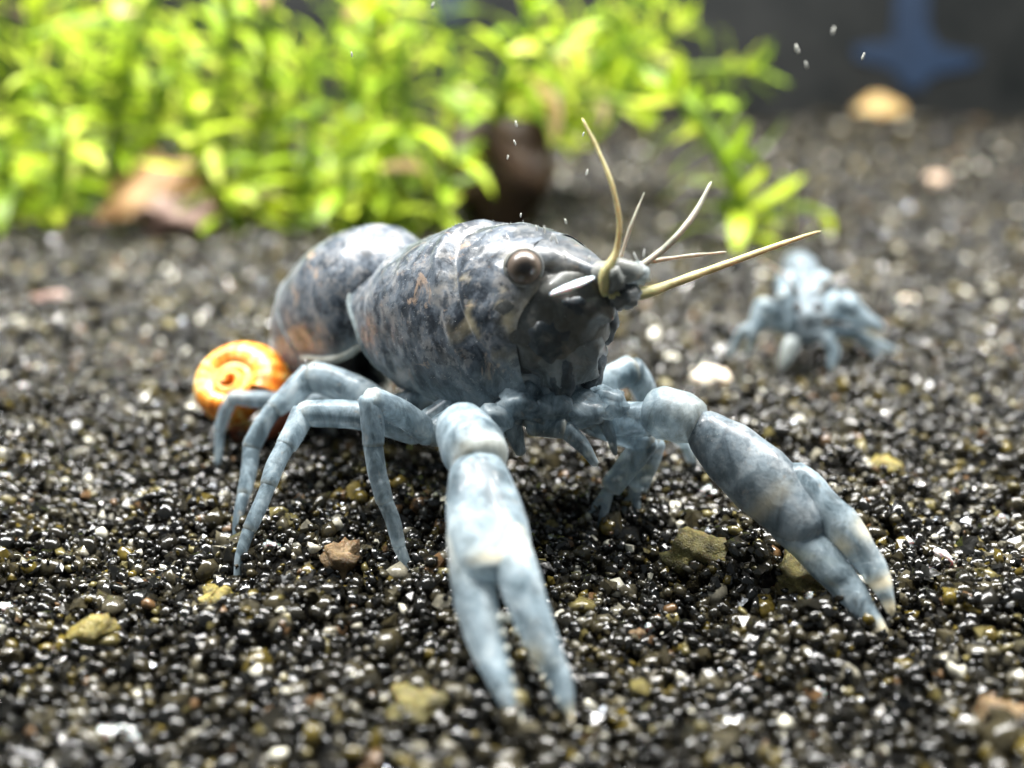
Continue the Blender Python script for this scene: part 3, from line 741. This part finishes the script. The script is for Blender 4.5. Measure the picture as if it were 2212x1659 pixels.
# ------------------------------------------------------------------ stem plants
def leaf_mesh(name, curl, width):
    nu, nv = 8, 5; verts, faces = [], []
    for i in range(nu):
        t = i / (nu - 1)
        wd = width * (math.sin(math.pi * min(1, t * 0.90 + 0.07)) ** 0.8) * (1 if t < 0.999 else 0.25)
        ang = curl * t
        x = (math.sin(ang) / curl if abs(curl) > 1e-3 else t); z = -(1 - math.cos(ang)) / curl if abs(curl) > 1e-3 else 0
        for j in range(nv):
            s = j / (nv - 1) * 2 - 1
            verts.append((x, s * wd, z + 0.10 * wd * 2 * s * s))
    for i in range(nu - 1):
        for j in range(nv - 1):
            faces.append((i * nv + j, (i + 1) * nv + j, (i + 1) * nv + j + 1, i * nv + j + 1))
    me = bpy.data.meshes.new(name); me.from_pydata([tuple(c * S for c in p) for p in verts], [], faces)
    me.shade_smooth(); return me
LEAVES = []
for k, (cu, wd) in enumerate([(0.5, 0.095), (0.9, 0.11), (1.3, 0.10), (0.2, 0.12), (1.5, 0.105), (-0.3, 0.10)]):
    me = leaf_mesh("leaf", cu, wd); me.materials.append(M_LEAF); LEAVES.append(me)
PALE_LEAVES = []
for cu in (0.8, 1.4):
    me = leaf_mesh("leaf", cu, 0.16); me.materials.append(M_PALELEAF); PALE_LEAVES.append(me)

def plant(pts, label, group=None, size=0.85, sr=1.0, wf=1.0, internode=0.42, bare=0.0, pale=0.02, seed=0):
    R = random.Random(seed)
    base = Vector(pts[0])
    root = empty("stem_plant", base); tag(root, label, "plant", group)
    path = catmull(pts, 40)
    mb = MB(); tube(mb, pts, [0.10 * sr, 0.085 * sr, 0.055 * sr], n=26, seg=8); mb.build("stem", M_STEM, root)
    ln = [0.0]
    for a, b in zip(path, path[1:]): ln.append(ln[-1] + (b - a).length)
    total = ln[-1]; s = total * bare + 0.15; k = R.randint(0, 1); spin = R.uniform(0, 3.1)
    while s < total + 0.001:
        i = max(j for j in range(len(ln)) if ln[j] <= s); i = min(i, 38)
        p = path[i].lerp(path[i + 1], min(1, (s - ln[i]) / max(1e-6, ln[i + 1] - ln[i])))
        d = (path[i + 1] - path[i]).normalized()
        a = d.cross(Vector((0.3, 1, 0.1))).normalized(); b = d.cross(a).normalized()
        rel = s / total; tipf = max(0, (rel - 0.8) / 0.2)
        an0 = spin + k * math.pi / 2 + R.uniform(-0.25, 0.25)
        nl = (2 if k % 3 == 0 else 3) if rel < 0.85 else 4
        for q in range(nl):
            if R.random() < 0.06: continue
            an = an0 + 2 * math.pi * q / nl
            out = a * math.cos(an) + b * math.sin(an)
            lift = R.uniform(0.15, 0.6) + 0.9 * tipf
            X = (out + d * lift).normalized(); Zv = (d - X * d.dot(X)).normalized(); Yv = Zv.cross(X)
            sz = size * R.uniform(0.75, 1.15) * (1 - 0.45 * tipf)
            me = R.choice(PALE_LEAVES) if R.random() < pale else R.choice(LEAVES)
            o = bpy.data.objects.new("leaf", me); col.objects.link(o); o.parent = root
            m = Matrix(((X.x, Yv.x, Zv.x, 0), (X.y, Yv.y, Zv.y, 0), (X.z, Yv.z, Zv.z, 0), (0, 0, 0, 1)))
            o.matrix_basis = Matrix.Translation((p - base) * S) @ m @ Matrix.Diagonal((sz, sz * wf * R.uniform(0.9, 1.3), sz, 1))
        k += 1; s += internode * R.uniform(0.8, 1.2) * (1 - 0.55 * tipf)
    return root

GP = "lime green stem plants crowded behind the crayfish"
LPS = ["short lime green stem plant rooted at the gravel edge of the dense clump", "lime green stem plant in the front half of the dense clump behind the crayfish",
       "tall lime green stem plant in the back half of the dense clump", "tallest lime green stem plant at the far edge of the clump, facing the rear glass"]
R = random.Random(11)
# the crowded clump: base pixel on the gravel, top pixel, how far the top leans in depth
n = 0
for row, (y0, Yadd, cnt, x0, x1) in enumerate([(506, 0, 11, 20, 900), (478, 0, 11, -80, 880), (452, 0, 12, -110, 900), (425, 0, 12, -90, 1000)]):
    for i in range(cnt):
        bx = x0 + (x1 - x0) * (i + R.uniform(-0.35, 0.35)) / (cnt - 1)
        if row == 0 and 210 < bx < 500: continue
        if row == 1 and 240 < bx < 420: continue
        b = gnd(bx, y0 + R.uniform(-8, 8))
        ty = R.uniform(-90, 120) if row else R.uniform(120, 320)
        tx = bx + R.uniform(-120, 130)
        if row == 0 and bx > 800: ty = R.uniform(230, 330)
        top = px(tx, ty, b.y + R.uniform(-1.2, 0.8))
        mid = (b + top) * 0.5 + Vector((R.uniform(-0.5, 0.5), R.uniform(-0.3, 0.3), 0.25))
        plant([b + Vector((0, 0, -0.08)), mid, top], LPS[row], GP + (", front edge", ", front half", ", back half", ", far edge")[row], size=R.uniform(0.9, 1.15), seed=100 + n); n += 1
# stems arching over to the right of the clump
arch = [((1010, 440), [(1060, 300, 0), (1130, 170, -0.5), (1235, 60, -1)]), ((1060, 420), [(1150, 270, 0), (1280, 140, -0.3), (1420, 70, -0.6)]),
        ((1100, 400), [(1190, 240, 0), (1330, 160, -0.4), (1480, 40, -0.8)]), ((1040, 430), [(1120, 250, 0), (1260, 210, -0.6), (1400, 230, -1.2)]),
        ((1080, 405), [(1180, 200, 0), (1300, 60, -0.5), (1420, -30, -0.8)]), ((1120, 390), [(1230, 220, 0), (1400, 160, -0.8), (1650, 140, -1.4)]),
        ((1000, 450), [(1050, 330, 0), (1090, 180, 0), (1150, 20, 0)]), ((1090, 400), [(1200, 180, 0), (1320, 100, -0.2), (1380, -40, -0.3)])]
for i, (b, mids) in enumerate(arch):
    B = gnd(*b); pts = [B + Vector((0, 0, -0.08))] + [px(x, y, B.y - 2.2 + dy) for x, y, dy in mids]
    plant(pts, "lime green stem plant arching sideways out of the clump over open gravel", "arching stem plants beside the open gravel", size=1.2, bare=0.42, pale=0.04, seed=300 + i, internode=0.38)
B = gnd(1590, 522)
plant([B + Vector((0, 0, -0.05)), px(1600, 430, B.y), px(1560, 330, B.y + 0.1), px(1500, 245, B.y + 0.3), px(1450, 190, B.y + 0.4)],
      "lime green plant stem standing alone on open gravel, curving towards the clump", size=1.15, sr=1.6, wf=1.35, pale=0.0, seed=413, internode=0.30)
B3 = gnd(1612, 512)
plant([B3 + Vector((0, 0, -0.04)), px(1650, 462, B3.y), px(1730, 448, B3.y - 0.2), px(1800, 470, B3.y - 0.3)],
      "thin yellow-green shoot arching low over the gravel beside the lone stem", size=0.8, sr=0.8, wf=1.2, pale=0.1, seed=52, internode=0.5, bare=0.15)
B2 = gnd(948, 515)
plant([B2 + Vector((0, 0, -0.05)), px(958, 420, B2.y - .2), px(985, 320, B2.y - 0.5)], "short lime green plant with star of leaves before the brown driftwood lump", size=1.1, pale=0, seed=77, bare=0.2, internode=0.45)

# ------------------------------------------------------------------ litter, wood and pebbles
def pebble(name, label, cat, pix, size_px, material, group=None, squash=(1, 0.9, 0.65), lump=0.35, seed=0, on_y=None, part_sink=0.30, facet=False, rot=0.0):
    """pix = where its middle shows; it stands on the gravel there; size in photo pixels"""
    p = gnd(*pix)
    depth = (p - _c).dot(_f); r = size_px / 2 * depth / FPX
    z = gh(p.x, p.y) + r * squash[2] * (1 - part_sink)
    d = _ray(*pix); c = _c + d * ((z - CAM_H) / d.z)
    mb = MB(); ca, sa = math.cos(rot), math.sin(rot)
    ax = [Vector((ca, 0, sa)), Vector((0, 1, 0)), Vector((-sa, 0, ca))]
    blob(mb, c, (r * squash[0], r * squash[1], r * squash[2]), axes=ax, lump=lump * (1.9 if facet else 1.2), freq=1.6, seed=seed, seg=20, rings=13)
    o = mb.build(name, material, smooth=True, origin=(c.x, c.y, c.z - r * squash[2]))
    tag(o, label, cat, group)
    return o
M_CREAM = simple("cream_stone", (0.62, 0.52, 0.38), (0.88, 0.80, 0.66), 8, 0.45, 0.2)
M_ORANGE = simple("amber_stone", (0.70, 0.38, 0.10), (0.92, 0.72, 0.36), 2.2, 0.45, 0.2)
M_TAN = simple("tan_stone", (0.38, 0.26, 0.17), (0.58, 0.44, 0.33), 6, 0.5)
M_PINK = simple("pink_stone", (0.15, 0.085, 0.065), (0.34, 0.23, 0.19), 3.0, 0.55)
M_OLIVE = simple("olive_chip", (0.055, 0.046, 0.008), (0.22, 0.19, 0.06), 18, 0.42, 0.1, spec=0.5, bmp=0.8)
M_YELL = simple("yellow_chip", (0.05, 0.040, 0.006), (0.34, 0.28, 0.06), 12, 0.42, 0.1, spec=0.5, bmp=0.8)
M_AMBER = simple("brown_chip", (0.07, 0.038, 0.010), (0.25, 0.17, 0.08), 16, 0.42, 0.1, spec=0.5, bmp=0.8)
M_QUARTZ = simple("white_quartz", (0.35, 0.36, 0.36), (0.80, 0.81, 0.80), 14, 0.25, 0.3, spec=0.8)
pebble("pebble", "pale cream pebble on gravel in front of the small crayfish", "pebble", (1532, 818), 84, M_CREAM, squash=(1, 0.8, 0.62), seed=1)
pebble("pebble", "large amber yellow stone on far gravel below the rear glass", "pebble", (1898, 238), 84, M_ORANGE, squash=(1, 0.8, 0.55), seed=2, part_sink=0.05)
pebble("pebble", "small tan pebble on the open gravel past the lone plant stem", "pebble", (2022, 388), 40, M_TAN, seed=3, part_sink=0.1)
pebble("quartz_chip", "flat white quartz chip lying before the crayfish, beside a brown grain", "pebble", (243, 1592), 92, M_QUARTZ, squash=(1.05, 0.5, 0.5), seed=4, facet=True, rot=0.1)
pebble("gravel_chip", "bright yellow translucent gravel chip at the tip of a walking leg", "gravel", (468, 1300), 80, M_YELL, seed=5, facet=True)
pebble("gravel_chip", "elongated yellow gravel chip on dark gravel before the hind legs", "gravel", (185, 1378), 120, M_YELL, squash=(1.1, 0.6, 0.5), seed=6, facet=True, rot=0.5)
pebble("gravel_chip", "large brown gravel chip between the two front walking legs", "gravel", (742, 1208), 92, M_AMBER, seed=7, facet=True, squash=(0.9, 0.9, 0.9))
pebble("gravel_chip", "olive gravel chunk below the small pincers, between the two claws", "gravel", (1500, 1200), 120, M_OLIVE, seed=8, facet=True)
pebble("gravel_chip", "olive gravel chunk touching the inner side of the closed claw", "gravel", (1738, 1248), 130, M_OLIVE, seed=9, facet=True)
pebble("gravel_chip", "yellow olive gravel chip on the outer side of the closed claw's palm", "gravel", (1905, 1015), 85, M_YELL, seed=10, facet=True)
pebble("gravel_chip", "olive chip on gravel beside the open claw's fixed finger", "gravel", (905, 1525), 120, M_OLIVE, seed=11, facet=True)
pebble("gravel_chip", "large amber chip beyond the tip of the closed claw", "gravel", (2165, 1565), 120, M_AMBER, seed=12, facet=True, part_sink=0.6)
pebble("quartz_chip", "shiny white quartz chip beside the fingers of the closed claw", "pebble", (2045, 1210), 62, M_QUARTZ, squash=(1.1, 0.5, 0.5), seed=13, facet=True, rot=-0.6)  # highlight on a grain, put into the chip's white colour
pebble("pebble", "dull pink pebble on gravel in front of the plant clump", "pebble", (112, 648), 70, M_PINK, seed=14, squash=(1.1, 0.8, 0.5))
pebble("pebble", "cream pebble beside the claw of the small crayfish", "pebble", (1962, 652), 40, M_CREAM, seed=15)
RP = random.Random(5)
KINDS = [(M_QUARTZ, "quartz_chip", "small white quartz chip scattered among the black gravel", "white quartz chips in the gravel", "pebble"),
         (M_OLIVE, "gravel_chip", "small olive translucent chip scattered among the black gravel", "olive chips in the gravel", "gravel"),
         (M_YELL, "gravel_chip", "small yellow chip scattered among the black gravel", "yellow chips in the gravel", "gravel"),
         (M_AMBER, "gravel_chip", "small brown chip scattered among the black gravel", "brown chips in the gravel", "gravel")]
for i in range(52):
    x, y = RP.uniform(10, 2200), RP.uniform(620, 1640)
    if 940 < x < 1320 and y > 1230: continue
    k = KINDS[RP.choices(range(4), (3.0, 3, 0.6, 2.2))[0]]
    pebble(k[1], k[2], k[4], (x, y), RP.uniform(22, 46) * (0.45 + 0.65 * y / 1600), k[0], group=k[3], seed=20 + i, facet=True, squash=(1, RP.uniform(0.6, 0.9), RP.uniform(0.5, 0.8)), rot=RP.uniform(-0.6, 0.6), part_sink=RP.uniform(-0.1, 0.3))

# dark brown driftwood lump behind the crayfish
M_WOOD = simple("dark_wood", (0.016, 0.008, 0.003), (0.052, 0.027, 0.010), 2.5, 0.5, bmp=0.4)
w0 = gnd(1085, 500)
mb = MB(); blob(mb, px(1072, 372, w0.y), (0.88, 0.55, 0.98), lump=0.42, freq=1.3, seed=3.3, seg=26, rings=18)
tag(mb.build("driftwood_lump", M_WOOD, origin=(w0.x, w0.y, 0)), "dark brown rounded driftwood lump behind the crayfish's back", "driftwood")

# dry folded leaf and pink stone at the foot of the clump
def dead_leaf():
    b0 = gnd(320, 492)
    root = empty("dead_leaf", (b0.x, b0.y, 0)); tag(root, "dry folded tan and brown leaf at the foot of the plants", "leaf")
    M_DRY = simple("dry_leaf", (0.15, 0.07, 0.025), (0.36, 0.22, 0.10), 1.6, 0.6, 0.1, bmp=0.5)
    M_DRYB = simple("dry_leaf_brown", (0.10, 0.055, 0.012), (0.22, 0.13, 0.04), 2.0, 0.6, bmp=0.5)
    def sheet(name, corners, m, sag):
        mb = MB(); nn = 12; V, F = [], []
        a, b, c, d = [px(*q) for q in corners]
        nrm = (b - a).cross(d - a).normalized()
        for side in (0, 0.05):
            for i in range(nn):
                for j in range(nn):
                    u, v = i / (nn - 1), j / (nn - 1)
                    p = a.lerp(b, u).lerp(d.lerp(c, u), v)
                    p += nrm * (sag * math.sin(math.pi * u) * math.sin(math.pi * v) + 0.12 * noise.noise(p * 1.8) + side)
                    V.append(p)
        for s in (0, nn * nn):
            for i in range(nn - 1):
                for j in range(nn - 1):
                    q = (s + i * nn + j, s + (i + 1) * nn + j, s + (i + 1) * nn + j + 1, s + i * nn + j + 1)
                    F.append(q if s else q[::-1])
        mb.add(V, F); mb.build(name, m, root)
    sheet("blade", [(205, 478, 14.2), (335, 480, 14.2), (430, 345, 15.0), (330, 350, 15.0)], M_DRY, 0.15)
    sheet("blade", [(415, 330, 15.0), (470, 440, 14.9), (420, 470, 14.6), (375, 400, 14.6)], M_DRYB, 0.1)
    sheet("blade", [(235, 425, 14.9), (360, 350, 15.2), (345, 325, 15.4), (225, 410, 15.2)], M_DRYB, 0.1)
dead_leaf()
pebble("pebble", "rough pink stone in front of the folded dry leaf", "stone", (385, 470), 150, M_PINK, squash=(1.0, 0.7, 0.55), seed=31, lump=0.5, part_sink=0.15)

# ------------------------------------------------------------------ flecks drifting in the water
M_FLECK = simple("fleck", (0.6, 0.6, 0.52), (0.85, 0.85, 0.78), 20, 0.6, bmp=0)
for x, y, Y, s in [(1268, 372, 5.0, 9), (1112, 308, 5.3, 9), (1097, 340, 5.6, 7), (1125, 465, 5.2, 7), (1222, 478, 4.9, 9), (1865, 122, 6.0, 10), (1722, 106, 6.5, 13), (1742, 140, 6.5, 10), (1800, 66, 7, 10), (1115, 268, 5.8, 9), (935, 12, 5.2, 9), (760, 118, 5.5, 8), (880, 560, 4.6, 6), (1260, 290, 5.4, 7)]:
    c = px(x, y, Y); r = 0.7 * s / FPX * Y
    a = RP.uniform(-0.5, 0.5)
    mb = MB(); blob(mb, c, (r * 0.35, r * 0.35, r), axes=[Vector((math.cos(a), 0, -math.sin(a))), Vector((0, 1, 0)), Vector((math.sin(a), 0, math.cos(a)))], lump=0.4, seed=x, seg=8, rings=6)
    tag(mb.build("floating_fleck", M_FLECK, origin=c), "tiny pale fleck drifting in the water", "particle", "flecks drifting in the water")
